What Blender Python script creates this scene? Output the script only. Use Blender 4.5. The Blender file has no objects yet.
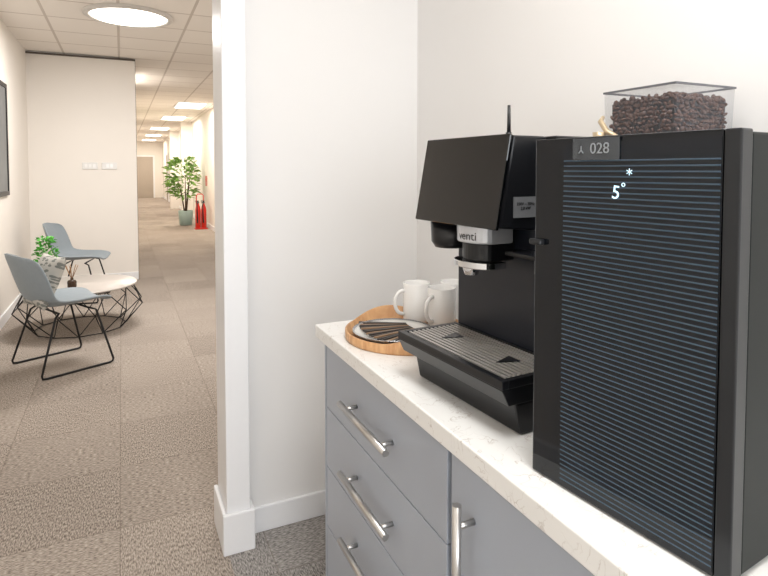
import bpy, bmesh, math, random
from math import sin, cos, pi, radians
from mathutils import Vector, Matrix, Euler
random.seed(4)
scene = bpy.context.scene
COL = scene.collection
scene.view_settings.view_transform = 'Standard'
scene.view_settings.look = 'None'
scene.view_settings.exposure = 0.17

def lin(c):
    c = c/255.0
    return c/12.92 if c <= 0.04045 else ((c+0.055)/1.055)**2.4
def rgb(r, g, b): return (lin(r), lin(g), lin(b), 1.0)

# ------------------------------------------------------------ materials
def new_mat(name):
    m = bpy.data.materials.new(name); m.use_nodes = True
    nt = m.node_tree
    return m, nt, nt.nodes['Principled BSDF']
def mat(name, col, rough=0.5, metal=0.0, noise=0.0, nscale=40, bump=0.0, bscale=200, emit=None, estr=0, coat=0, trans=0, ior=1.45, spec=0.5, alpha=1):
    m, nt, b = new_mat(name)
    b.inputs['Base Color'].default_value = col
    b.inputs['Roughness'].default_value = rough
    b.inputs['Metallic'].default_value = metal
    b.inputs['Coat Weight'].default_value = coat
    b.inputs['Transmission Weight'].default_value = trans
    b.inputs['IOR'].default_value = ior
    b.inputs['Specular IOR Level'].default_value = spec
    b.inputs['Alpha'].default_value = alpha
    if emit:
        b.inputs['Emission Color'].default_value = emit
        b.inputs['Emission Strength'].default_value = estr
    tc = nt.nodes.new('ShaderNodeTexCoord')
    if noise > 0:
        n = nt.nodes.new('ShaderNodeTexNoise'); n.inputs['Scale'].default_value = nscale
        nt.links.new(tc.outputs['Object'], n.inputs['Vector'])
        mx = nt.nodes.new('ShaderNodeMix'); mx.data_type = 'RGBA'
        mx.inputs[6].default_value = tuple(c*(1-noise) for c in col[:3])+(1,)
        mx.inputs[7].default_value = tuple(min(1, c*(1+noise)) for c in col[:3])+(1,)
        nt.links.new(n.outputs['Fac'], mx.inputs[0])
        nt.links.new(mx.outputs[2], b.inputs['Base Color'])
    if bump > 0:
        n2 = nt.nodes.new('ShaderNodeTexNoise'); n2.inputs['Scale'].default_value = bscale
        nt.links.new(tc.outputs['Object'], n2.inputs['Vector'])
        bp = nt.nodes.new('ShaderNodeBump'); bp.inputs['Strength'].default_value = bump; bp.inputs['Distance'].default_value = 0.002
        nt.links.new(n2.outputs['Fac'], bp.inputs['Height'])
        nt.links.new(bp.outputs['Normal'], b.inputs['Normal'])
    return m

M_wall = mat('wall_paint', rgb(236, 234, 232), 0.75, noise=0.01, nscale=3, bump=0.05, bscale=300)
M_wallwarm = mat('wall_paint_warm', rgb(238, 232, 224), 0.75, noise=0.02, nscale=2)
M_trim = mat('trim_gloss_white', rgb(242, 242, 243), 0.35, noise=0.01)
M_darkgap = mat('shadow_gap', rgb(90, 80, 72), 0.6, noise=0.05)
M_cab = mat('cabinet_grey', rgb(172, 179, 190), 0.3, noise=0.015, nscale=8)
M_cabside = mat('cabinet_carcass', rgb(118, 123, 131), 0.45, noise=0.02)
M_steel = mat('brushed_steel', rgb(205, 203, 200), 0.28, 1.0, noise=0.06, nscale=120)
M_black = mat('satin_black', rgb(20, 21, 24), 0.3, noise=0.08)
M_gloss = mat('gloss_black', rgb(5, 6, 8), 0.03, noise=0.05, coat=0.3)
M_glossdoor = mat('gloss_black_door', rgb(8, 12, 18), 0.05, noise=0.05)
M_blindline = mat('blind_reflection_line', rgb(62, 78, 92), 0.2, noise=0.06)  # lighter colour imitating slats of a blind mirrored in the door
M_panelback = mat('door_panel_back', rgb(11, 18, 27), 0.05, noise=0.06)
M_edge = mat('anthracite_edge', rgb(32, 34, 37), 0.3, 0.1, noise=0.05)
M_side = mat('fridge_side', rgb(12, 18, 17), 0.45, noise=0.06, spec=0.25)
M_column = mat('machine_column', rgb(30, 34, 43), 0.35, noise=0.06)
M_grate = mat('grate_bar', rgb(186, 182, 178), 0.3, 0.5, noise=0.05)
M_chrome = mat('chrome', rgb(222, 224, 227), 0.1, 1.0, noise=0.02)
M_silver = mat('silver_plastic', rgb(205, 208, 213), 0.28, 0.5, noise=0.03)
M_disp = mat('display_glow', rgb(190, 220, 232), 0.5, emit=rgb(195, 225, 240), estr=0.9)
M_sticker = mat('sticker_grey', rgb(88, 92, 96), 0.35, alpha=0.55, noise=0.04)
M_label = mat('label_grey', rgb(108, 110, 113), 0.5, noise=0.04)
M_ink = mat('ink_black', rgb(20, 20, 20), 0.6)
M_inkg = mat('ink_pale', rgb(140, 143, 146), 0.6)
M_white = mat('white_china', rgb(240, 238, 235), 0.18, noise=0.01, coat=0.3)
M_plate = mat('plate_white', rgb(228, 226, 222), 0.25, noise=0.02)
M_rimsilver = mat('plate_edge_silver', rgb(190, 190, 192), 0.25, 0.8, noise=0.02)
M_stick = mat('sachet_dark', rgb(48, 40, 36), 0.4, noise=0.2, nscale=60)
M_stickg = mat('sachet_brown', rgb(142, 112, 84), 0.4, noise=0.2, nscale=60)
M_chair = mat('chair_shell', rgb(142, 151, 157), 0.6, noise=0.05, bump=0.1)
M_wire = mat('black_wire', rgb(16, 16, 17), 0.4, 0.2, noise=0.05)
M_table = mat('table_top', rgb(188, 180, 172), 0.3, noise=0.08, nscale=5)
M_leaf = mat('leaf_green', rgb(125, 165, 78), 0.45, noise=0.3, nscale=6)
M_leafb = mat('leaf_bright', rgb(80, 165, 55), 0.45, noise=0.35, nscale=20)
M_bark = mat('bark', rgb(90, 66, 44), 0.8, noise=0.2)
M_potg = mat('pot_sage', rgb(150, 170, 164), 0.6, noise=0.05)
M_pots = mat('pot_stone', rgb(170, 165, 158), 0.6, noise=0.05)
M_red = mat('extinguisher_red', rgb(208, 40, 26), 0.3, noise=0.04, coat=0.4)
M_amber = mat('amber_glass', rgb(60, 40, 25), 0.15, noise=0.1)
M_reed = mat('reed', rgb(150, 110, 70), 0.7, noise=0.1)
M_lamp = mat('lamp_diffuser', rgb(255, 250, 240), 0.5, emit=rgb(255, 250, 240), estr=3.5)
M_lamprim = mat('lamp_rim', rgb(205, 200, 194), 0.4, noise=0.02)
M_door = mat('door_grey_wood', rgb(180, 168, 155), 0.5, noise=0.06)
M_frame = mat('picture_black', rgb(18, 18, 18), 0.35, noise=0.05)
M_art = mat('picture_paper', rgb(110, 112, 112), 0.4, noise=0.45, nscale=3)
M_bean = mat('coffee_beans', rgb(88, 60, 48), 0.2, noise=0.5, nscale=50)
M_beanbase = mat('coffee_bean_bulk', rgb(30, 20, 16), 0.5, noise=0.4, nscale=90)
M_scoop = mat('scoop_tan', rgb(200, 180, 150), 0.3, 0.4, noise=0.05)
M_hop = mat('hopper_clear', rgb(150, 152, 158), 0.05, alpha=0.18, noise=0.0)
M_hoprim = mat('hopper_rim', rgb(105, 105, 110), 0.1, alpha=0.8, noise=0.03)

def wood_mat():
    m, nt, b = new_mat('tray_wood')
    tc = nt.nodes.new('ShaderNodeTexCoord')
    mp = nt.nodes.new('ShaderNodeMapping'); mp.inputs['Scale'].default_value = (4, 30, 4)
    n = nt.nodes.new('ShaderNodeTexNoise'); n.inputs['Scale'].default_value = 4; n.inputs['Detail'].default_value = 6
    r = nt.nodes.new('ShaderNodeValToRGB')
    r.color_ramp.elements[0].position = 0.3; r.color_ramp.elements[0].color = rgb(184, 132, 86)
    r.color_ramp.elements[1].position = 0.7; r.color_ramp.elements[1].color = rgb(220, 176, 128)
    nt.links.new(tc.outputs['Object'], mp.inputs[0]); nt.links.new(mp.outputs[0], n.inputs['Vector'])
    nt.links.new(n.outputs['Fac'], r.inputs[0]); nt.links.new(r.outputs[0], b.inputs['Base Color'])
    b.inputs['Roughness'].default_value = 0.4
    return m
M_wood = wood_mat()

def quartz_mat():
    m, nt, b = new_mat('quartz_worktop')
    N = nt.nodes; L = nt.links
    tc = N.new('ShaderNodeTexCoord')
    n1 = N.new('ShaderNodeTexNoise'); n1.inputs['Scale'].default_value = 9; n1.inputs['Detail'].default_value = 5
    L.new(tc.outputs['Object'], n1.inputs['Vector'])
    add = N.new('ShaderNodeMix'); add.data_type = 'RGBA'; add.blend_type = 'ADD'; add.inputs[0].default_value = 0.3
    L.new(tc.outputs['Object'], add.inputs[6]); L.new(n1.outputs['Color'], add.inputs[7])
    v = N.new('ShaderNodeTexVoronoi'); v.feature = 'DISTANCE_TO_EDGE'; v.inputs['Scale'].default_value = 24
    L.new(add.outputs[2], v.inputs['Vector'])
    r = N.new('ShaderNodeValToRGB')
    r.color_ramp.elements[0].position = 0.0; r.color_ramp.elements[0].color = (1, 1, 1, 1)
    r.color_ramp.elements[1].position = 0.04; r.color_ramp.elements[1].color = (0, 0, 0, 1)
    L.new(v.outputs['Distance'], r.inputs[0])
    n2 = N.new('ShaderNodeTexNoise'); n2.inputs['Scale'].default_value = 26
    L.new(tc.outputs['Object'], n2.inputs['Vector'])
    r2 = N.new('ShaderNodeValToRGB')
    r2.color_ramp.elements[0].position = 0.45; r2.color_ramp.elements[0].color = (0, 0, 0, 1)
    r2.color_ramp.elements[1].position = 0.72; r2.color_ramp.elements[1].color = (.7, .7, .7, 1)
    L.new(n2.outputs['Fac'], r2.inputs[0])
    mu = N.new('ShaderNodeMath'); mu.operation = 'MULTIPLY'
    L.new(r.outputs[0], mu.inputs[0]); L.new(r2.outputs[0], mu.inputs[1])
    mx = N.new('ShaderNodeMix'); mx.data_type = 'RGBA'
    mx.inputs[6].default_value = rgb(239, 238, 235); mx.inputs[7].default_value = rgb(158, 140, 124)
    L.new(mu.outputs[0], mx.inputs[0]); L.new(mx.outputs[2], b.inputs['Base Color'])
    b.inputs['Roughness'].default_value = 0.28
    return m
M_quartz = quartz_mat()

def carpet_mat():
    m, nt, b = new_mat('carpet_tiles')
    N = nt.nodes; L = nt.links
    def math_(op, a, bb=None, c=None):
        n = N.new('ShaderNodeMath'); n.operation = op
        for i, v in enumerate((a, bb, c)):
            if v is None: continue
            if isinstance(v, (int, float)): n.inputs[i].default_value = v
            else: L.new(v, n.inputs[i])
        return n.outputs[0]
    tc = N.new('ShaderNodeTexCoord')
    sp = N.new('ShaderNodeSeparateXYZ'); L.new(tc.outputs['Object'], sp.inputs[0])
    X, Y = sp.outputs[0], sp.outputs[1]
    fx = math_('FLOOR', math_('DIVIDE', math_('ADD', X, 20.03), 0.5)); fy = math_('FLOOR', math_('DIVIDE', math_('ADD', Y, 20.13), 0.5))
    cb = N.new('ShaderNodeCombineXYZ'); L.new(fx, cb.inputs[0]); L.new(fy, cb.inputs[1])
    wn = N.new('ShaderNodeTexWhiteNoise'); wn.noise_dimensions = '2D'; L.new(cb.outputs[0], wn.inputs[0])
    tile = wn.outputs[0]
    par = math_('MODULO', math_('ADD', fx, fy), 2)
    mpx = N.new('ShaderNodeMapping'); mpx.inputs['Scale'].default_value = (230, 60, 1); L.new(tc.outputs['Object'], mpx.inputs[0])
    mpy = N.new('ShaderNodeMapping'); mpy.inputs['Scale'].default_value = (60, 230, 1); L.new(tc.outputs['Object'], mpy.inputs[0])
    nx = N.new('ShaderNodeTexNoise'); nx.inputs['Scale'].default_value = 1; nx.inputs['Detail'].default_value = 2; L.new(mpx.outputs[0], nx.inputs['Vector'])
    ny = N.new('ShaderNodeTexNoise'); ny.inputs['Scale'].default_value = 1; ny.inputs['Detail'].default_value = 2; L.new(mpy.outputs[0], ny.inputs['Vector'])
    mr = N.new('ShaderNodeMix'); mr.data_type = 'FLOAT'; L.new(par, mr.inputs[0]); L.new(nx.outputs['Fac'], mr.inputs[2]); L.new(ny.outputs['Fac'], mr.inputs[3])
    pile = mr.outputs[0]
    big = N.new('ShaderNodeTexNoise'); big.inputs['Scale'].default_value = 1.1; L.new(tc.outputs['Object'], big.inputs['Vector'])
    v = math_('ADD', math_('MULTIPLY', math_('SUBTRACT', pile, 0.5), 2.5), 0.5)
    v = math_('ADD', v, math_('MULTIPLY', math_('SUBTRACT', tile, 0.5), 0.14))
    v = math_('ADD', v, math_('MULTIPLY', math_('SUBTRACT', big.outputs['Fac'], 0.5), 0.3))
    r = N.new('ShaderNodeValToRGB')
    r.color_ramp.elements[0].position = 0.0; r.color_ramp.elements[0].color = rgb(104, 94, 86)
    r.color_ramp.elements[1].position = 1.0; r.color_ramp.elements[1].color = rgb(198, 186, 174)
    L.new(v, r.inputs[0])
    g = N.new('ShaderNodeValToRGB')
    g.color_ramp.elements[0].position = 0.0; g.color_ramp.elements[0].color = rgb(94, 91, 89)
    g.color_ramp.elements[1].position = 1.0; g.color_ramp.elements[1].color = rgb(192, 186, 181)
    L.new(v, g.inputs[0])
    mask = math_('MULTIPLY', math_('GREATER_THAN', X, 0.33), math_('LESS_THAN', Y, 2.12))
    mx = N.new('ShaderNodeMix'); mx.data_type = 'RGBA'; L.new(mask, mx.inputs[0]); L.new(r.outputs[0], mx.inputs[6]); L.new(g.outputs[0], mx.inputs[7])
    sx = math_('FRACT', math_('DIVIDE', math_('ADD', X, 20.03), 0.5)); sy = math_('FRACT', math_('DIVIDE', math_('ADD', Y, 20.13), 0.5))
    seam = math_('MAXIMUM', math_('LESS_THAN', sx, 0.010), math_('LESS_THAN', sy, 0.010))
    m2 = N.new('ShaderNodeMix'); m2.data_type = 'RGBA'; m2.inputs[7].default_value = rgb(110, 99, 89)
    L.new(math_('MULTIPLY', seam, 0.4), m2.inputs[0]); L.new(mx.outputs[2], m2.inputs[6])
    L.new(m2.outputs[2], b.inputs['Base Color'])
    b.inputs['Roughness'].default_value = 0.95; b.inputs['Specular IOR Level'].default_value = 0.1
    bp = N.new('ShaderNodeBump'); bp.inputs['Strength'].default_value = 0.3; bp.inputs['Distance'].default_value = 0.003
    L.new(pile, bp.inputs['Height']); L.new(bp.outputs['Normal'], b.inputs['Normal'])
    return m
M_carpet = carpet_mat()

def ceiling_mat():
    m, nt, b = new_mat('ceiling_tiles')
    N = nt.nodes; L = nt.links
    tc = N.new('ShaderNodeTexCoord')
    br = N.new('ShaderNodeTexBrick'); br.offset = 0.0
    br.inputs['Scale'].default_value = 1.0
    br.inputs['Brick Width'].default_value = 0.6; br.inputs['Row Height'].default_value = 0.6
    br.inputs['Mortar Size'].default_value = 0.012; br.inputs['Mortar Smooth'].default_value = 0.0
    br.inputs['Color1'].default_value = rgb(236, 229, 221); br.inputs['Color2'].default_value = rgb(232, 225, 217)
    br.inputs['Mortar'].default_value = rgb(200, 190, 180)
    L.new(tc.outputs['Object'], br.inputs['Vector'])
    L.new(br.outputs['Color'], b.inputs['Base Color'])
    b.inputs['Roughness'].default_value = 0.9
    return m
M_ceil = ceiling_mat()

def cushion_mat():
    m, nt, b = new_mat('cushion_leaf_print')
    N = nt.nodes; L = nt.links
    tc = N.new('ShaderNodeTexCoord')
    mp = N.new('ShaderNodeMapping'); mp.inputs['Rotation'].default_value = (0, 0, 0.7); mp.inputs['Scale'].default_value = (46, 18, 1)
    L.new(tc.outputs['Object'], mp.inputs[0])
    v = N.new('ShaderNodeTexVoronoi'); v.inputs['Scale'].default_value = 1.0; L.new(mp.outputs[0], v.inputs['Vector'])
    r = N.new('ShaderNodeValToRGB'); r.color_ramp.interpolation = 'CONSTANT'
    r.color_ramp.elements[0].color = rgb(125, 127, 122); r.color_ramp.elements[1].position = 0.40; r.color_ramp.elements[1].color = rgb(190, 187, 180)
    L.new(v.outputs['Distance'], r.inputs[0]); L.new(r.outputs[0], b.inputs['Base Color'])
    b.inputs['Roughness'].default_value = 0.9
    return m
M_cushion = cushion_mat()

# ------------------------------------------------------------ mesh builder
class B:
    def __init__(s): s.bm = bmesh.new(); s.mi = 0
    def _f(s, vs, smooth=False):
        try:
            f = s.bm.faces.new(vs); f.material_index = s.mi; f.smooth = smooth; return f
        except ValueError: return None
    def box(s, x0, x1, y0, y1, z0, z1):
        if x0 > x1: x0, x1 = x1, x0
        if y0 > y1: y0, y1 = y1, y0
        v = [s.bm.verts.new(p) for p in ((x0,y0,z0),(x1,y0,z0),(x1,y1,z0),(x0,y1,z0),(x0,y0,z1),(x1,y0,z1),(x1,y1,z1),(x0,y1,z1))]
        for q in ((0,3,2,1),(4,5,6,7),(0,1,5,4),(1,2,6,5),(2,3,7,6),(3,0,4,7)): s._f([v[i] for i in q])
        return s
    def prism(s, poly, a0, a1, axis='y'):
        def P(p, a):
            return (p[0], a, p[1]) if axis == 'y' else ((a, p[0], p[1]) if axis == 'x' else (p[0], p[1], a))
        v0 = [s.bm.verts.new(P(p, a0)) for p in poly]; v1 = [s.bm.verts.new(P(p, a1)) for p in poly]
        n = len(poly); s._f(v0); s._f(v1[::-1])
        for i in range(n): s._f([v0[i], v1[i], v1[(i+1) % n], v0[(i+1) % n]])
        return s
    def tube(s, pts, r, seg=10, closed=False):
        pts = [Vector(p) for p in pts]; n = len(pts)
        rs = r if isinstance(r, (list, tuple)) else [r]*n
        rings = []; up = None
        for i, p in enumerate(pts):
            if closed: t = (pts[(i+1) % n]-pts[i-1]).normalized()
            else:
                a = pts[max(0, i-1)]; c = pts[min(n-1, i+1)]; t = (c-a).normalized()
            if up is None:
                up = Vector((0,0,1)) if abs(t.z) < 0.9 else Vector((1,0,0))
            u = (up - t*up.dot(t))
            if u.length < 1e-4: u = t.orthogonal()
            u.normalize(); w = t.cross(u); up = u
            rings.append([s.bm.verts.new(p+(u*cos(2*pi*k/seg)+w*sin(2*pi*k/seg))*rs[i]) for k in range(seg)])
        m = n if closed else n-1
        for i in range(m):
            a = rings[i]; c = rings[(i+1) % n]
            for k in range(seg): s._f([a[k], a[(k+1) % seg], c[(k+1) % seg], c[k]], True)
        if not closed: s._f(rings[0][::-1]); s._f(rings[-1])
        return s
    def lathe(s, prof, cx=0, cy=0, cz=0, seg=40):
        rings = []
        for (r, z) in prof:
            if r < 1e-6: rings.append([s.bm.verts.new((cx, cy, cz+z))])
            else: rings.append([s.bm.verts.new((cx+r*cos(2*pi*k/seg), cy+r*sin(2*pi*k/seg), cz+z)) for k in range(seg)])
        for i in range(len(rings)-1):
            a, c = rings[i], rings[i+1]
            for k in range(seg):
                k2 = (k+1) % seg
                if len(a) == 1 and len(c) == 1: continue
                if len(a) == 1: s._f([a[0], c[k2], c[k]], True)
                elif len(c) == 1: s._f([a[k], a[k2], c[0]], True)
                else: s._f([a[k], a[k2], c[k2], c[k]], True)
        return s
    def leaf(s, p, d, L, W, nrm=None, fold=0.2):
        p = Vector(p); d = Vector(d).normalized()
        n = Vector(nrm) if nrm else Vector((random.uniform(-1,1), random.uniform(-1,1), 1))
        w = d.cross(n)
        if w.length < 1e-3: w = d.orthogonal()
        w.normalize(); n = w.cross(d).normalized()
        c = []; l = []; r = []
        for t, ww in ((0, 0.05), (0.25, 0.8), (0.55, 1.0), (0.82, 0.6), (1, 0.04)):
            base = p+d*L*t - n*L*0.25*t*t
            c.append(s.bm.verts.new(base)); l.append(s.bm.verts.new(base+w*W*0.5*ww+n*W*fold*ww)); r.append(s.bm.verts.new(base-w*W*0.5*ww+n*W*fold*ww))
        for i in range(4):
            s._f([c[i], c[i+1], l[i+1], l[i]], True); s._f([r[i], r[i+1], c[i+1], c[i]], True)
        return s
    def obj(s, name, mats, parent=None, bevel=0, loc=None, rot=None, seg=2, fixn=True):
        if fixn: bmesh.ops.recalc_face_normals(s.bm, faces=s.bm.faces[:])
        me = bpy.data.meshes.new(name); s.bm.to_mesh(me); s.bm.free()
        for m in (mats if isinstance(mats, (list, tuple)) else [mats]): me.materials.append(m)
        o = bpy.data.objects.new(name, me); COL.objects.link(o)
        if parent: o.parent = parent
        if loc: o.location = loc
        if rot: o.rotation_euler = rot
        if bevel:
            md = o.modifiers.new('bevel', 'BEVEL'); md.width = bevel; md.segments = seg; md.limit_method = 'ANGLE'; md.angle_limit = radians(40)
        return o

def empty(name, label, cat, loc, rotz=0, group=None):
    e = bpy.data.objects.new(name, None); COL.objects.link(e)
    e.empty_display_size = 0.05
    e.location = loc; e.rotation_euler = (0, 0, rotz)
    e['label'] = label; e['category'] = cat
    if group: e['group'] = group
    return e
def top(o, label, cat, group=None):
    o['label'] = label; o['category'] = cat
    if group: o['group'] = group
    return o
def struct(o): o['kind'] = 'structure'; return o
def text_mesh(name, txt, size, mtx, m, parent, extrude=0.0003):
    cu = bpy.data.curves.new(name+'_c', 'FONT'); cu.body = txt; cu.size = size; cu.extrude = extrude
    cu.align_x = 'CENTER'; cu.align_y = 'CENTER'
    t = bpy.data.objects.new(name+'_tmp', cu); COL.objects.link(t)
    bpy.context.view_layer.update()
    dg = bpy.context.evaluated_depsgraph_get()
    me = bpy.data.meshes.new_from_object(t.evaluated_get(dg))
    bpy.data.objects.remove(t)
    me.materials.clear(); me.materials.append(m)
    o = bpy.data.objects.new(name, me); COL.objects.link(o); o.parent = parent; o.matrix_local = mtx
    return o
def face_negx(x, y, z):   # text reading toward -Y, facing -X
    return Matrix(((0, 0, -1, x), (-1, 0, 0, y), (0, 1, 0, z), (0, 0, 0, 1)))
def face_negy(x, y, z):           # reading toward +X, facing -Y
    return Matrix(((1, 0, 0, x), (0, 0, -1, y), (0, 1, 0, z), (0, 0, 0, 1)))
def copy_thing(src, loc, rotz, **props):
    n = src.copy(); COL.objects.link(n); n.location = loc; n.rotation_euler = (0, 0, rotz)
    for ch in src.children:
        c = ch.copy(); c.parent = n; COL.objects.link(c)
        for g in ch.children:
            gg = g.copy(); gg.parent = c; COL.objects.link(gg)
    for k, v in props.items(): n[k] = v
    return n

DZ = 0.045
# ------------------------------------------------------------ setting
CH = 2.75+DZ
WL = -0.99
struct(B().box(WL-0.1, 2.0, -2.6, 30.6, -0.1, 0).obj('floor', M_carpet))
struct(B().box(WL-0.1, 2.0, -2.6, 30.6, CH, CH+0.1).obj('ceiling', M_ceil))
struct(B().box(WL-0.1, WL, -2.6, 7.9, 0, CH).obj('wall_left', M_wallwarm))
struct(B().box(WL, 0.18, 7.8, 7.9, 0, CH-0.02).obj('wall_lounge', M_wallwarm))
struct(B().box(WL, 0.182, 7.785, 7.8, CH-0.035, CH-0.015).box(0.18, 0.184, 7.80, 7.9, 0, CH-0.02).obj('trim_1', M_darkgap))
struct(B().box(0.08, 0.18, 7.9, 30.5, 0, CH).obj('wall_corridor_left', M_wallwarm))
struct(B().box(0.08, 2.0, 30.5, 30.6, 0, CH).obj('wall_corridor_end', M_wallwarm))
struct(B().box(1.9, 2.0, 2.25, 30.5, 0, CH).obj('wall_corridor_right', M_wallwarm))
struct(B().box(0.42, 2.0, 2.13, 2.25, 0, CH).obj('wall_alcove', M_wall))
struct(B().box(1.15, 1.25, -2.6, 2.13, 0, CH).obj('wall_back', M_wall))
struct(B().box(0.325, 0.410, 2.045, 2.25, 0, CH).obj('trim_2', M_trim, bevel=0.004))
struct(B().box(0.31, 0.425, 2.03, 2.045, 0, 0.15).box(0.31, 0.325, 2.045, 2.26, 0, 0.15).box(0.410, 0.425, 2.045, 2.115, 0, 0.15).obj('baseboard_pillar', M_trim, bevel=0.004))
struct(B().box(0.425, 1.15, 2.115, 2.13, 0, 0.1).obj('baseboard_alcove', M_trim, bevel=0.004))
struct(B().box(WL, WL+0.015, -2.5, 7.8, 0, 0.1).obj('baseboard_left', M_trim, bevel=0.003))
struct(B().box(WL+0.015, 0.18, 7.785, 7.8, 0, 0.1).obj('baseboard_lounge', M_trim, bevel=0.003))
struct(B().box(1.885, 1.9, 2.25, 30.5, 0, 0.1).obj('baseboard_right', M_trim))
struct(B().box(WL, 1.15, -2.6, -2.5, 0, 0.8).box(WL, 1.15, -2.6, -2.5, 2.4, CH).box(WL, -0.8, -2.6, -2.5, 0.8, 2.4).box(0.95, 1.15, -2.6, -2.5, 0.8, 2.4).obj('wall_rear', M_wall))
struct(B().box(-0.8, -0.75, -2.58, -2.52, 0.8, 2.4).box(0.9, 0.95, -2.58, -2.52, 0.8, 2.4).box(-0.75, 0.9, -2.58, -2.52, 0.8, 0.85).box(-0.75, 0.9, -2.58, -2.52, 2.35, 2.4).box(0.05, 0.1, -2.58, -2.52, 0.85, 2.35).obj('added_window_1', M_trim))  # unseen window frame, added with its opening to let sky light in
def cdoor(idx, y):
    struct(B().box(1.865, 1.885, y, y+0.9, 0, 2.05).box(1.85, 1.865, y+0.06, y+0.09, 1.0, 1.03).obj('door_%d' % idx, M_door))
    struct(B().box(1.855, 1.885, y-0.08, y, 0, 2.13).box(1.855, 1.885, y+0.9, y+0.98, 0, 2.13).box(1.855, 1.885, y, y+0.9, 2.05, 2.13).obj('trim_%d' % (idx+2), M_trim))
cdoor(1, 18.5); cdoor(2, 22.5); cdoor(3, 26.5)
struct(B().box(0.55, 1.45, 30.46, 30.5, 0, 2.05).obj('door_4', M_door))
struct(B().box(0.47, 0.55, 30.44, 30.5, 0, 2.13).box(1.45, 1.53, 30.44, 30.5, 0, 2.13).box(0.55, 1.45, 30.44, 30.5, 2.05, 2.13).obj('trim_6', M_trim))
for i, y in enumerate((17.4, 21.6)):
    struct(B().box(1.6, 1.9, y, y+0.3, 0, CH).obj('trim_%d' % (7+i), M_wallwarm))

# ------------------------------------------------------------ lamps
def area(name, loc, sx, sy, e, col=(1, .98, .965), rot=(0, 0, 0)):
    l = bpy.data.lights.new(name, 'AREA'); l.shape = 'RECTANGLE'; l.size = sx; l.size_y = sy; l.energy = e; l.color = col
    o = bpy.data.objects.new(name, l); COL.objects.link(o); o.location = loc; o.rotation_euler = rot
    return o
d = empty('ceiling_lamp', 'large round white flush ceiling lamp, switched on', 'lamp', (0.09, 5.65, CH))
B().lathe([(0.0, -0.030), (0.28, -0.030), (0.31, -0.026), (0.325, -0.016)], seg=48).obj('lamp_diffuser', M_lamp, d)
B().lathe([(0.325, -0.016), (0.33, -0.03), (0.355, -0.03), (0.375, -0.02), (0.375, 0)], seg=48).obj('lamp_rim', M_lamprim, d)
area('light_lounge', (0.06, 5.75, CH-0.05), 0.7, 0.7, 44)
first = None
for i, (x, y) in enumerate(((1.38, 12.9), (1.3, 16.2), (1.2, 20.5), (1.2, 24.5), (1.2, 28.5))):
    if first is None:
        e = empty('ceiling_light_panel', 'square-edged white LED ceiling panel, switched on', 'lamp', (x, y, CH), 0, 'corridor ceiling panels')
        B().box(-0.27, 0.27, -0.57, 0.57, -0.012, -0.002).obj('diffuser', M_lamp, e)
        B().box(-0.3, -0.27, -0.6, 0.6, -0.015, 0).box(0.27, 0.3, -0.6, 0.6, -0.015, 0).box(-0.27, 0.27, -0.6, -0.57, -0.015, 0).box(-0.27, 0.27, 0.57, 0.6, -0.015, 0).obj('panel_frame', M_trim, e)
        first = e
    else: copy_thing(first, (x, y, CH), 0)
    area('light_corridor', (x, y, CH-0.04), 0.5, 1.1, 42, (1, .91, .80))
copy_thing(first, (0.35, 0.2, CH), 0, group='added unseen kitchen light panel')  # unseen panel added above the kitchen to go with the fill light
area('fill_kitchen', (0.35, 0.2, CH-0.04), 0.5, 1.1, 22, (.98, .985, .99))  # added fill light for the kitchen, out of view
area('fill_rear', (0.1, -2.45, 1.6), 1.6, 1.5, 38, (.92, .955, 1), (radians(90), 0, 0))  # added fill light behind the camera, set at the rear opening
area('light_mid', (1.1, 4.5, CH-0.04), 0.5, 1.1, 26)
area('light_mid', (0.3, 9.5, CH-0.04), 0.5, 1.1, 22)
w = bpy.data.worlds.new('world'); w.use_nodes = True; scene.world = w
w.node_tree.nodes['Background'].inputs[0].default_value = (0.88, 0.94, 1, 1); w.node_tree.nodes['Background'].inputs[1].default_value = 1.5

# ------------------------------------------------------------ kitchen run
top(B().box(0.505, 1.148, -1.0, 1.56, 0.863+DZ, 0.90+DZ).obj('worktop', M_quartz, bevel=0.003), 'white quartz worktop with fine brown veining on grey cabinets', 'worktop')

def bar_handle(name, parent, p0, p1, out):
    p0 = Vector(p0); p1 = Vector(p1); dd = (p1-p0)
    b = B().tube([p0, p1], 0.0078, 14)
    for t in (0.13, 0.87):
        q = p0+dd*t; b.tube([q, q+Vector((out, 0, 0))], 0.0055, 10)
    return b.obj(name, M_steel, parent)

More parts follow.
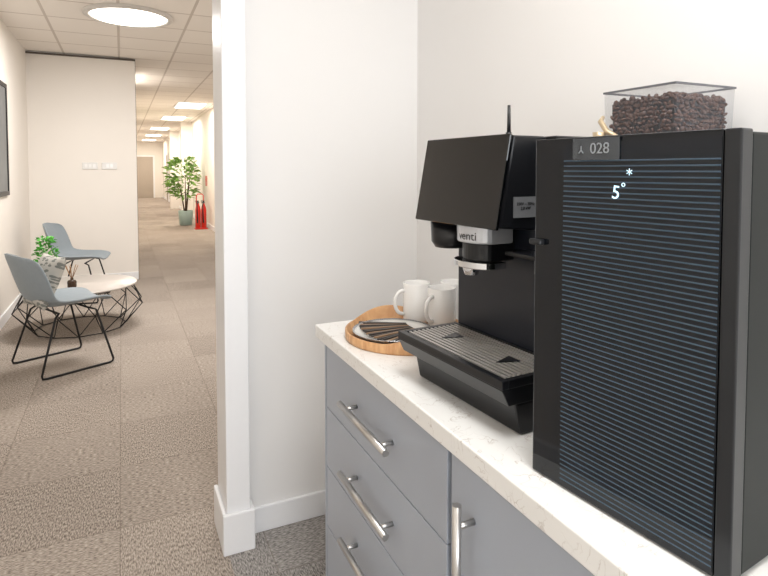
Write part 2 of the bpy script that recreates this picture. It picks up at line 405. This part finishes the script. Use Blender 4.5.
CT = 0.906
cab = empty('drawer_cabinet', 'grey drawer cabinet with steel bar handles under the worktop', 'cabinet', (0.53, 1.195, 0))
B().box(0.02, 0.60, -0.335, 0.34, 0.1, CT).box(0.06, 0.6, -0.335, 0.335, 0, 0.1).obj('body', M_cabside, cab)
zs = [0.896, 0.705, 0.53, 0.352, 0.105]
for i in range(4):
    dr = B().box(0, 0.019, -0.332, 0.336, zs[i+1]+0.003, zs[i]).obj('drawer', M_cab, cab, bevel=0.0015)
    zc = (zs[i]+zs[i+1])/2 - 0.004
    bar_handle('handle', dr, (-0.034, -0.140, zc), (-0.034, 0.140, zc), 0.034)
B().box(0.0, 0.60, 0.341, 0.352, 0.0, CT).obj('end_panel', M_cab, cab)
for k, (y0, y1) in enumerate(((0.245, 0.852), (-0.36, 0.242))):
    c2 = empty('door_cabinet', 'grey door cabinet with upright steel bar handle' if k == 0 else 'grey door cabinet beneath the worktop', 'cabinet', (0.53, (y0+y1)/2, 0))
    hw = (y1-y0)/2
    B().box(0.02, 0.60, -hw, hw, 0.1, CT).box(0.06, 0.6, -hw, hw, 0, 0.1).obj('body', M_cabside, c2)
    dd = B().box(0, 0.019, -hw+0.002, hw-0.003, 0.107, zs[0]).obj('door', M_cab, c2, bevel=0.0015)
    yy = hw-0.075 if k == 0 else -hw+0.06
    bar_handle('handle', dd, (-0.034, yy, 0.55), (-0.034, yy, 0.838), 0.034)

# ------------------------------------------------------------ milk cooler
fr = empty('milk_cooler', 'tall black countertop cooler with reflection-striped glossy door and temperature display', 'cooler', (0.551, 0.656, 0.902+DZ), radians(6.5))
W = 0.285; H = 0.492
B().box(0.022, 0.46, -W+0.001, -0.002, 0.004, H-0.003).box(0.04, 0.07, -0.05, -0.02, 0, 0.012).box(0.04, 0.07, -W+0.02, -W+0.05, 0, 0.012).box(0.38, 0.41, -0.05, -0.02, 0, 0.012).box(0.38, 0.41, -W+0.02, -W+0.05, 0, 0.012).obj('body', M_side, fr, bevel=0.003)
dr = B().box(0.0, 0.02, -0.266, 0, -0.0, H).obj('door', M_glossdoor, fr, bevel=0.002)
B().box(-0.0012, 0.0, -0.2650, -0.052, 0.006, H-0.008).obj('door_panel', M_panelback, dr)
rb = B(); nline = 66; z0 = 0.012; z1 = H-0.032
for i in range(nline):
    z = z0+(z1-z0)*i/(nline-1)
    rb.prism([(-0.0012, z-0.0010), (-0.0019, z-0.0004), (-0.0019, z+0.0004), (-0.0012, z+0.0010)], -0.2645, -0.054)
rb.obj('door_reflection_lines', M_blindline, dr)  # raised pale lines stand in for a venetian blind's reflection
B().box(-0.001, 0.022, -W, -0.267, 0.0, H).obj('door_edge', M_edge, fr, bevel=0.002)
B().box(-0.010, 0.0, -0.020, 0.002, H*0.69, H*0.69+0.008).obj('latch', M_edge, fr, bevel=0.002)
st = B().box(-0.0030, -0.0022, -0.142, -0.070, 0.461, 0.490).obj('sticker', M_sticker, fr)
text_mesh('sticker_text', '028', 0.020, face_negx(-0.0034, -0.113, 0.4755), M_inkg, st)
text_mesh('sticker_mark', 'Y', 0.014, face_negx(-0.0034, -0.084, 0.4755) @ Matrix.Rotation(pi, 4, 'Z'), M_inkg, st)
text_mesh('display_digit', '5', 0.024, face_negx(-0.0030, -0.138, 0.419) @ Matrix.Rotation(radians(-6), 4, 'Z'), M_disp, fr)
text_mesh('display_degree', '°', 0.019, face_negx(-0.0030, -0.1485, 0.424), M_disp, fr)
sf = B()
for k in range(3):
    a = pi/6+k*pi/3
    sf.tube([(-0.0030, -0.1565+0.0042*cos(a), 0.4455+0.0042*sin(a)), (-0.0030, -0.1565-0.0042*cos(a), 0.4455-0.0042*sin(a))], 0.0005, 6)
sf.obj('display_snowflake', M_disp, fr)

# ------------------------------------------------------------ coffee machine
cm = empty('coffee_machine', 'black bean-to-cup coffee machine with glossy sloped screen and slotted drip tray', 'coffee machine', (0.543, 1.076, 0.901+DZ), radians(4))
B().box(0.15, 0.55, -0.36, 0.0, 0.0, 0.505).obj('housing', M_column, cm, bevel=0.004)
B().prism([(0.050, 0.344), (0.16, 0.334), (0.16, 0.512), (0.080, 0.512)], -0.260, 0.006).box(0.16, 0.40, -0.285, 0.006, 0.505, 0.512).obj('head', M_black, cm, bevel=0.004)
B().prism([(0.039, 0.342), (0.046, 0.340), (0.078, 0.513), (0.071, 0.515)], -0.261, 0.008).obj('screen', M_gloss, cm, bevel=0.0025)
TL = -0.334
B().prism([(0.038, 0.0), (0.149, 0.0), (0.149, 0.056), (0.026, 0.056)], TL+0.004, -0.014).obj('base', M_black, cm, bevel=0.004)
tr = B().prism([(0.008, 0.057), (0.149, 0.057), (0.149, 0.086), (-0.006, 0.086)], TL, 0.004).box(-0.006, 0.009, TL, 0.004, 0.0862, 0.101).box(0.141, 0.149, TL, 0.004, 0.0862, 0.101).box(0.009, 0.141, TL, TL+0.012, 0.0862, 0.101).box(0.009, 0.141, -0.010, 0.004, 0.0862, 0.101).obj('drip_tray', M_black, cm, bevel=0.0015)
g = B()
nb = 12
for i in range(nb):
    x = 0.0125+i*0.01073
    g.box(x, x+0.0050, TL+0.014, -0.012, 0.098, 0.1014)
for y in (TL+0.019, -0.25, -0.17, -0.09, -0.017): g.box(0.010, 0.140, y-0.003, y+0.003, 0.0935, 0.098)
g.obj('grate', M_grate, tr)
for yc in (-0.085, -0.255):
    B().prism([(0.045, yc-0.002), (0.09, yc-0.018), (0.09, yc+0.014)], 0.1015, 0.1026, axis='z').obj('cup_marker', M_black, tr)
sl = B().box(0.080, 0.135, -0.2625, -0.2605, 0.362, 0.400).obj('rating_label', M_label, cm)
text_mesh('rating_text', '230V ~ 50Hz\n2.8 kW', 0.008, face_negy(0.1075, -0.263, 0.383), M_ink, sl)
b = B()
poly = [(0.13, -0.103)]+[(0.085+0.036*cos(pi/2+pi*k/14), -0.155+0.052*sin(pi/2+pi*k/14)) for k in range(15)]+[(0.13, -0.207)]
b.prism(poly, 0.307, 0.343, axis='z')
nz = b.obj('nozzle_block', M_silver, cm, bevel=0.004, seg=3)
def wrap_text(txt, size, z, parent):
    cu = bpy.data.curves.new('c', 'FONT'); cu.body = txt; cu.size = size; cu.extrude = 0.0; cu.align_x = 'CENTER'; cu.align_y = 'CENTER'
    t = bpy.data.objects.new('t', cu); COL.objects.link(t); bpy.context.view_layer.update()
    me = bpy.data.meshes.new_from_object(t.evaluated_get(bpy.context.evaluated_depsgraph_get())); bpy.data.objects.remove(t)
    for v in me.vertices:
        a = (v.co.x+0.008)/0.048
        ang = pi+a
        v.co = Vector((0.085+0.0368*cos(ang), -0.155+0.0528*sin(ang), z+v.co.y))
    me.materials.clear(); me.materials.append(M_ink)
    o = bpy.data.objects.new('nozzle_text', me); COL.objects.link(o); o.parent = parent
wrap_text('venti', 0.023, 0.321, nz)
b = B(); poly2 = [(0.14, -0.112)]+[(0.09+0.03*cos(pi/2+pi*k/14), -0.155+0.043*sin(pi/2+pi*k/14)) for k in range(15)]+[(0.14, -0.198)]
b.prism(poly2, 0.272, 0.307, axis='z'); b.obj('nozzle_carrier', M_black, nz, bevel=0.003)
b = B(); poly3 = [(0.11, -0.100)]+[(0.080+0.036*cos(pi/2+pi*k/14), -0.155+0.056*sin(pi/2+pi*k/14)) for k in range(15)]+[(0.11, -0.210)]
b.prism(poly3, 0.259, 0.272, axis='z')
b.tube([(0.068, -0.155, 0.260), (0.068, -0.155, 0.243)], [0.018, 0.013], 18)
b.obj('spout', M_chrome, nz, bevel=0.002)
B().lathe([(0, 0), (0.034, 0), (0.042, 0.012), (0.044, 0.055), (0.0, 0.055)], 0.105, -0.034, 0.282, 32).obj('water_outlet', M_black, cm)
B().box(0.10, 0.15, -0.31, -0.215, 0.287, 0.295).tube([(0.115, -0.29, 0.285), (0.115, -0.29, 0.26)], 0.008, 14).obj('steam_outlet', M_black, cm, bevel=0.002)
B().tube([(0.12, 0.006, 0.42), (0.12, 0.020, 0.42)], 0.035, 24).obj('side_knob', M_black, cm, bevel=0.002)
B().tube([(0.13, -0.19, 0.512), (0.13, -0.19, 0.575)], [0.004, 0.003], 10).tube([(0.13, -0.19, 0.512), (0.13, -0.19, 0.522)], 0.006, 12).obj('antenna', M_black, cm)
def frust(b, z0, z1, a0, a1, c0, c1):
    vs0 = [b.bm.verts.new((x, y, z0)) for x, y in ((-a0, -c0), (a0, -c0), (a0, c0), (-a0, c0))]
    vs1 = [b.bm.verts.new((x, y, z1)) for x, y in ((-a1, -c1), (a1, -c1), (a1, c1), (-a1, c1))]
    for i in range(4): b._f([vs0[i], vs0[(i+1) % 4], vs1[(i+1) % 4], vs1[i]])
    return vs0, vs1
b = B(); v0, v1 = frust(b, 0.001, 0.104, 0.082, 0.085, 0.082, 0.085); b._f(v0)
hp = b.obj('bean_hopper', M_hop, cm); hp.location = (0.4557, -0.300, 0.506); hp.rotation_euler = (0, 0, radians(-4))
hp['label'] = 'clear square bean hopper filled with coffee beans'
b = B()
for (x0, x1, y0, y1) in ((-.087, .087, -.087, -.084), (-.087, .087, .084, .087), (-.087, -.084, -.084, .084), (.084, .087, -.084, .084)):
    b.box(x0, x1, y0, y1, 0.103, 0.107)
b.obj('hopper_rim', M_hoprim, hp)
B().box(-.084, .084, -.084, .084, 0.1040, 0.1055).obj('hopper_lid', M_hop, hp)
b = B(); b.mi = 1; v0, v1 = frust(b, 0.003, 0.080, 0.072, 0.074, 0.072, 0.074); b._f(v0); b._f(v1); b.mi = 0
def bean(b, p, R, s):
    c = Vector(p); ring = []
    for (zz, rr) in ((-.0072, 0), (-.0046, .0040), (0, .0052), (.0046, .0040), (.0072, 0)):
        if rr == 0: ring.append([b.bm.verts.new(c+R @ Vector((0, 0, zz*s)))])
        else: ring.append([b.bm.verts.new(c+R @ Vector((rr*s*cos(k*pi/4), 0.65*rr*s*sin(k*pi/4), zz*s))) for k in range(8)])
    for q in range(4):
        A, C = ring[q], ring[q+1]
        for k in range(8):
            k2 = (k+1) % 8
            if len(A) == 1: b._f([A[0], C[k2], C[k]], True)
            elif len(C) == 1: b._f([A[k], A[k2], C[0]], True)
            else: b._f([A[k], A[k2], C[k2], C[k]], True)
for face in range(3):
    nu = 13; nvv = 9 if face < 2 else 13
    for iu in range(nu):
        for iv in range(nvv):
            u = -0.074+0.148*(iu+0.5*(iv % 2)+0.25)/nu + random.uniform(-.003, .003)
            if face == 2: v_ = -0.074+0.148*(iv+0.5)/nvv+random.uniform(-.003, .003); p = (u, v_, 0.082+random.random()*0.007)
            else:
                v_ = 0.009+0.077*(iv+0.3)/nvv+random.uniform(-.002, .002)
                p = (-0.0750, u, v_) if face == 0 else (u, -0.0750, v_)
            R = Euler((random.random()*6, random.random()*6, random.random()*6)).to_matrix()
            bean(b, p, R, random.uniform(.8, 1.05))
o = b.obj('beans', [M_bean, M_beanbase], hp, fixn=True); o['kind'] = 'stuff'
b = B().tube([(-0.088, 0.085, 0.055), (-0.098, 0.082, 0.045), (-0.102, 0.06, 0.022), (-0.100, 0.03, 0.008)], [0.004, 0.006, 0.006, 0.004], 10)
b.lathe([(0, 0), (0.012, 0.0), (0.014, 0.02), (0.0, 0.02)], -0.105, 0.078, 0.002, 18)
b.obj('hopper_latch', M_scoop, hp)

# ------------------------------------------------------------ tray, plate, sachets, mugs
TX, TY, TR = 0.695, 1.342, 0.168
ty = empty('serving_tray', 'round light wooden serving tray with raised rim', 'tray', (TX, TY, 0.901+DZ))
b = B()
prof = [(0, 0), (TR-0.002, 0), (TR, 0.004), (TR, 0.022), (TR-0.003, 0.024), (TR-0.006, 0.022), (TR-0.008, 0.009), (0, 0.008)]
b.lathe(prof, seg=72)
for v in b.bm.verts:
    if v.co.z > 0.018:
        a = math.atan2(v.co.y, v.co.x); v.co.z += 0.022*max(0, cos(2*(a-radians(85))))**1.5
b.obj('tray_body', M_wood, ty)
PX, PY = 0.648, 1.335
pl = empty('plate', 'white round plate with silver edge holding dark sachets', 'plate', (PX, PY, 0.910+DZ))
B().lathe([(0, 0), (0.075, 0), (0.095, 0.008), (0.103, 0.013), (0.103, 0.015), (0.095, 0.011), (0.073, 0.005), (0, 0.004)], seg=56).obj('plate_body', M_plate, pl)
B().lathe([(0.1031, 0.0125), (0.107, 0.015), (0.107, 0.0175), (0.1031, 0.0155)], seg=56).obj('plate_edge', M_rimsilver, pl)
b0 = B().box(-0.066, 0.066, -0.0040, 0.0040, 0, 0.004).obj('sachet', M_stick, bevel=0.001)
top(b0, 'slim dark sugar stick lying fanned on the plate', 'sachet', 'fanned sugar sticks')
b1m = b0.data.copy(); b1m.materials.clear(); b1m.materials.append(M_stickg)
NS = 17
def place(o, i):
    t = i/(NS-1)*2-1
    a = radians(30*t)
    r_ = 0.115
    o.location = (PX+0.105-r_*cos(a), PY-r_*sin(a)*1.35, 0.9215+DZ+0.0012*(i % 2)); o.rotation_euler = (0, 0, a*1.05)
place(b0, 0)
for i in range(1, NS):
    n = b0.copy(); COL.objects.link(n); place(n, i)
    if i % 3 == 2: n.data = b1m; n['label'] = 'slim brown sugar stick lying fanned on the plate'

def mug():
    e = empty('mug', 'plain white china mug with loop handle on the tray', 'mug', (0, 0, 0), 0, 'white mugs')
    R = 0.039; h = 0.114
    B().lathe([(0, 0), (R-0.006, 0), (R-0.002, 0.004), (R, 0.012), (R, h-0.002), (R-0.0015, h), (R-0.0035, h-0.002), (R-0.0035, 0.012), (R-0.008, 0.007), (0, 0.006)], seg=44).obj('cup_body', M_white, e)
    pts = []
    for k in range(13):
        t = -pi/2+pi*k/12
        pts.append((R-0.002+0.030*max(0, cos(t))**0.8, 0, h*0.52+0.034*sin(t)))
    B().tube(pts, 0.0055, 12).obj('handle', M_white, e)
    return e
m0 = mug(); m0.location = (0.770, 1.428, 0.911+DZ); m0.rotation_euler = (0, 0, radians(175))
copy_thing(m0, (0.802, 1.340, 0.911+DZ), radians(200))
copy_thing(m0, (0.90, 1.44, 0.901+DZ), radians(120), label='plain white china mug standing on the worktop beside the tray')

# ------------------------------------------------------------ lounge: chairs
def chair():
    e = empty('lounge_chair', 'grey-blue bucket chair with black wire sled legs', 'chair', (0, 0, 0))
    prof = [(.26, .430, .19), (.24, .447, .205), (.15, .448, .23), (.0, .435, .25), (-.12, .435, .265), (-.19, .46, .275), (-.235, .52, .28), (-.27, .62, .28), (-.305, .73, .265), (-.33, .80, .24), (-.34, .83, .19)]
    b = B(); rows = []
    nv = 12
    for i, (x, z, hw) in enumerate(prof):
        t = i/(len(prof)-1)
        row = []
        for j in range(nv+1):
            v = -1+2*j/nv
            side = abs(v)**2.2
            lift = 0.025*side*(1-t) + 0.055*side*max(0, 1-abs(t-0.45)/0.4)
            fwd = 0.075*side*min(1, max(0, t-0.35)/0.3)
            drop = -0.02*side*max(0, (t-0.85)/0.15)
            row.append(b.bm.verts.new((x+fwd, v*hw, z+lift+drop)))
        rows.append(row)
    for i in range(len(rows)-1):
        for j in range(nv): b._f([rows[i][j], rows[i][j+1], rows[i+1][j+1], rows[i+1][j]], True)
    s = b.obj('seat_shell', M_chair, e)
    md = s.modifiers.new('sub', 'SUBSURF'); md.levels = 1; md.render_levels = 2
    md = s.modifiers.new('sol', 'SOLIDIFY'); md.thickness = 0.014; md.offset = -1
    for sgn in (1, -1):
        y = 0.19*sgn; yo = 0.255*sgn
        pts = [(.10, y, .418), (.14, y+0.02*sgn, .40), (.235, yo, .03), (.228, yo, .012), (.21, yo, .008), (-.21, yo, .008), (-.235, yo, .012), (-.24, yo, .03), (-.13, y+0.02*sgn, .39), (-.10, y, .415)]
        B().tube(pts, 0.0075, 10).obj('leg', M_wire, e)
    B().tube([(.10, -.19, .416), (.10, .19, .416)], 0.007, 8).tube([(-.10, -.19, .412), (-.10, .19, .412)], 0.007, 8).obj('crossbar', M_wire, e)
    return e
c1 = chair(); c1.location = (-0.40, 4.61, 0); c1.rotation_euler = (0, 0, radians(27))
c1['label'] = 'grey-blue bucket chair with black sled legs holding a patterned cushion'; c1['group'] = 'lounge chairs'
copy_thing(c1, (-0.42, 6.85, 0), radians(-12), label='grey-blue bucket chair with black sled legs behind the coffee table')

b = B(); N_ = 16; S = 0.185
vt = {}
for sgn in (1, -1):
    for i in range(N_+1):
        for j in range(N_+1):
            u = -1+2*i/N_; v = -1+2*j/N_
            edge = (1-u*u)*(1-v*v)
            if edge < 1e-6 and sgn == -1: vt[(sgn, i, j)] = vt[(1, i, j)]; continue
            pin = 1-0.07*(1-abs(u*v))*max(u*u, v*v)
            vt[(sgn, i, j)] = b.bm.verts.new((u*S*pin, v*S*pin, sgn*0.06*edge**0.42))
for sgn in (1, -1):
    for i in range(N_):
        for j in range(N_): b._f([vt[(sgn, i, j)], vt[(sgn, i+1, j)], vt[(sgn, i+1, j+1)], vt[(sgn, i, j+1)]], True)
cu = b.obj('cushion', M_cushion)
top(cu, 'square pale grey cushion with darker leaf print leaning on the chair back', 'cushion')
base = Matrix.Translation(c1.location) @ Matrix.Rotation(radians(27), 4, 'Z')
cu.matrix_world = base @ Matrix.Translation((-0.125, -0.03, 0.625)) @ Matrix.Rotation(radians(-66), 4, 'Y')

# ------------------------------------------------------------ coffee table
TBX, TBY = -0.345, 5.62
tb = empty('coffee_table', 'low round coffee table with pale top and black geometric wire base', 'table', (TBX, TBY, 0))
B().lathe([(0, 0.372), (0.45, 0.372), (0.46, 0.376), (0.46, 0.384), (0.455, 0.388), (0, 0.388)], seg=64).obj('table_top', M_table, tb)
b = B(); n = 12
def rp(r, z, k): a = 2*pi*k/n; return Vector((r*cos(a), r*sin(a), z))
T0 = [rp(.42, .366, k) for k in range(n)]; T1 = [rp(.515, .20, k+.5) for k in range(n)]; T2 = [rp(.36, .008, k) for k in range(n)]
for k in range(n):
    k2 = (k+1) % n
    b.tube([T0[k], T0[k2]], 0.0042, 6); b.tube([T2[k], T2[k2]], 0.0042, 6)
    b.tube([T0[k], T1[k]], 0.0042, 6); b.tube([T0[k2], T1[k]], 0.0042, 6)
    b.tube([T1[k], T2[k]], 0.0042, 6); b.tube([T1[k], T2[k2]], 0.0042, 6)
b.obj('wire_base', M_wire, tb)
tp = empty('table_plant', 'small bushy green plant in a stone pot on the coffee table', 'plant', (-0.60, 5.62, 0.389))
B().lathe([(0, 0), (0.035, 0), (0.04, 0.01), (0.042, 0.09), (0.038, 0.092), (0.035, 0.08), (0, 0.078)], seg=28).obj('pot', M_pots, tp)
b = B()
for i in range(210):
    a = random.random()*2*pi; rr = 0.085*math.sqrt(random.random()); z = 0.12+0.30*random.random()
    if z > 0.32: rr *= 0.6
    dirv = Vector((cos(a), sin(a), random.uniform(-0.2, 1.2)))
    b.leaf((rr*cos(a), rr*sin(a), z), dirv, random.uniform(0.025, 0.045), 0.026)
for i in range(8):
    a = i*pi/4; b.tube([(0.01*cos(a), 0.01*sin(a), 0.078), (0.05*cos(a), 0.05*sin(a), 0.32)], 0.002, 5)
b.obj('foliage', M_leafb, tp, fixn=False)
rd = empty('reed_diffuser', 'dark amber reed diffuser bottle with wooden reeds on the coffee table', 'diffuser', (-0.40, 5.48, 0.389))
B().lathe([(0, 0), (0.033, 0), (0.036, 0.005), (0.036, 0.05), (0.03, 0.06), (0.013, 0.065), (0.013, 0.078), (0, 0.078)], seg=28).obj('bottle', M_amber, rd)
b = B()
for i in range(7):
    a = i*2*pi/7; b.tube([(0.004*cos(a), 0.004*sin(a), 0.076), (0.05*cos(a), 0.05*sin(a), 0.19)], 0.0025, 6)
b.obj('reeds', M_reed, rd)

# ------------------------------------------------------------ picture, sockets
pf = empty('framed_picture', 'black framed grey print hanging on the wall', 'picture', (WL, 5.9, 1.11+DZ))
B().box(0.001, 0.02, -0.5, -0.46, 0, 1.05).box(0.001, 0.02, 0.46, 0.5, 0, 1.05).box(0.001, 0.02, -0.46, 0.46, 0, 0.04).box(0.001, 0.02, -0.46, 0.46, 1.01, 1.05).obj('frame', M_frame, pf, bevel=0.002)
B().box(0.001, 0.012, -0.459, 0.459, 0.041, 1.009).obj('print', M_art, pf)
def plate_(x, n, label):
    e = empty('wall_switch', label, 'switch', (x, 7.798, 1.445))
    B().box(-0.085, 0.085, -0.01, 0, -0.042, 0.042).obj('faceplate', M_plate, e, bevel=0.003)
    for k in range(n):
        xx = (k-(n-1)/2)*0.045
        B().box(xx-0.015, xx+0.015, -0.015, -0.0101, -0.022, 0.022).obj('rocker', M_white, e, bevel=0.001)
plate_(-0.345, 3, 'white double switch plate with three rockers on the wall')
plate_(-0.13, 2, 'white double switch plate with two rockers on the wall')

# ------------------------------------------------------------ corridor plant + extinguisher
cp = empty('potted_fig', 'tall leafy fig tree in a grey-green pot by the corridor wall', 'plant', (1.46, 15.0, 0))
B().lathe([(0, 0), (0.13, 0), (0.15, 0.02), (0.18, 0.36), (0.17, 0.37), (0.15, 0.34), (0, 0.33)], seg=32).obj('pot', M_potg, cp)
b = B()
for (dx, dy, h) in ((0.0, 0, 1.25), (0.10, 0.05, 1.4), (-0.13, 0.0, 1.15), (0.05, -0.12, 1.1)):
    b.tube([(dx*0.2, dy*0.2, 0.33), (dx*0.7, dy*0.7, 0.8), (dx*1.4, dy*1.4, h)], [0.018, 0.013, 0.007], 8)
b.obj('trunk', M_bark, cp)
b = B()
for i in range(380):
    a = random.random()*2*pi; z = random.uniform(0.68, 1.66)
    env = 0.38*math.sqrt(max(0.05, 1-((z-1.2)/0.55)**2)); rr = env*random.random()**0.5
    p = Vector((rr*cos(a)-0.05, rr*sin(a), z))
    L_ = random.uniform(.10, .18)
    if p.x > 0.2: L_ = min(L_, 0.40-p.x)
    b.leaf(p, Vector((cos(a), sin(a), random.uniform(-.3, .9))), L_, random.uniform(.055, .085))
b.obj('foliage', M_leaf, cp, fixn=False)
es = empty('extinguisher_stand', 'red tubular floor stand holding two fire extinguishers', 'stand', (1.69, 13.9, 0))
B().box(-0.14, 0.14, -0.14, 0.14, 0.0, 0.03).obj('stand_base', M_red, es, bevel=0.005)
B().tube([(-0.08, 0.12, 0.03), (-0.08, 0.12, 0.78), (-0.05, 0.12, 0.82), (0.05, 0.12, 0.82), (0.08, 0.12, 0.78), (0.08, 0.12, 0.03)], 0.012, 10).obj('stand_frame', M_red, es)
def exting(x, y, label):
    e = empty('fire_extinguisher', label, 'fire extinguisher', (x, y, 0.031), 0, 'corridor extinguishers')
    B().lathe([(0, 0.0), (0.058, 0), (0.062, 0.01), (0.062, 0.42), (0.05, 0.49), (0.03, 0.54), (0.022, 0.58), (0, 0.58)], seg=28).obj('cylinder', M_red, e)
    B().box(-0.05, 0.03, -0.012, 0.012, 0.58, 0.60).box(-0.06, 0.02, -0.012, 0.012, 0.62, 0.64).box(-0.015, 0.015, -0.015, 0.015, 0.58, 0.63).obj('valve_lever', M_black, e)
    B().tube([(0.0, -0.01, 0.59), (-0.03, -0.075, 0.55), (-0.03, -0.08, 0.4), (-0.02, -0.078, 0.12)], [0.012, 0.012, 0.014, 0.018], 8).obj('hose', M_black, e)
    return e
e1 = exting(1.625, 13.87, 'red fire extinguisher with black hose on the corridor stand')
copy_thing(e1, (1.755, 13.87, 0.031), 0)
top(B().box(1.893, 1.9, 14.3, 14.6, 1.0, 1.25).obj('extinguisher_sign', M_red), 'small red safety sign on the corridor wall', 'sign')

# ------------------------------------------------------------ camera
cam = bpy.data.cameras.new('camera'); co = bpy.data.objects.new('camera', cam); COL.objects.link(co)
cam.sensor_width = 36; cam.lens = 26.4; cam.shift_y = -0.123; cam.clip_start = 0.02
co.location = (0, 0, 1.35+DZ); co.rotation_euler = (radians(90-2.4), 0, radians(-25))
scene.camera = co
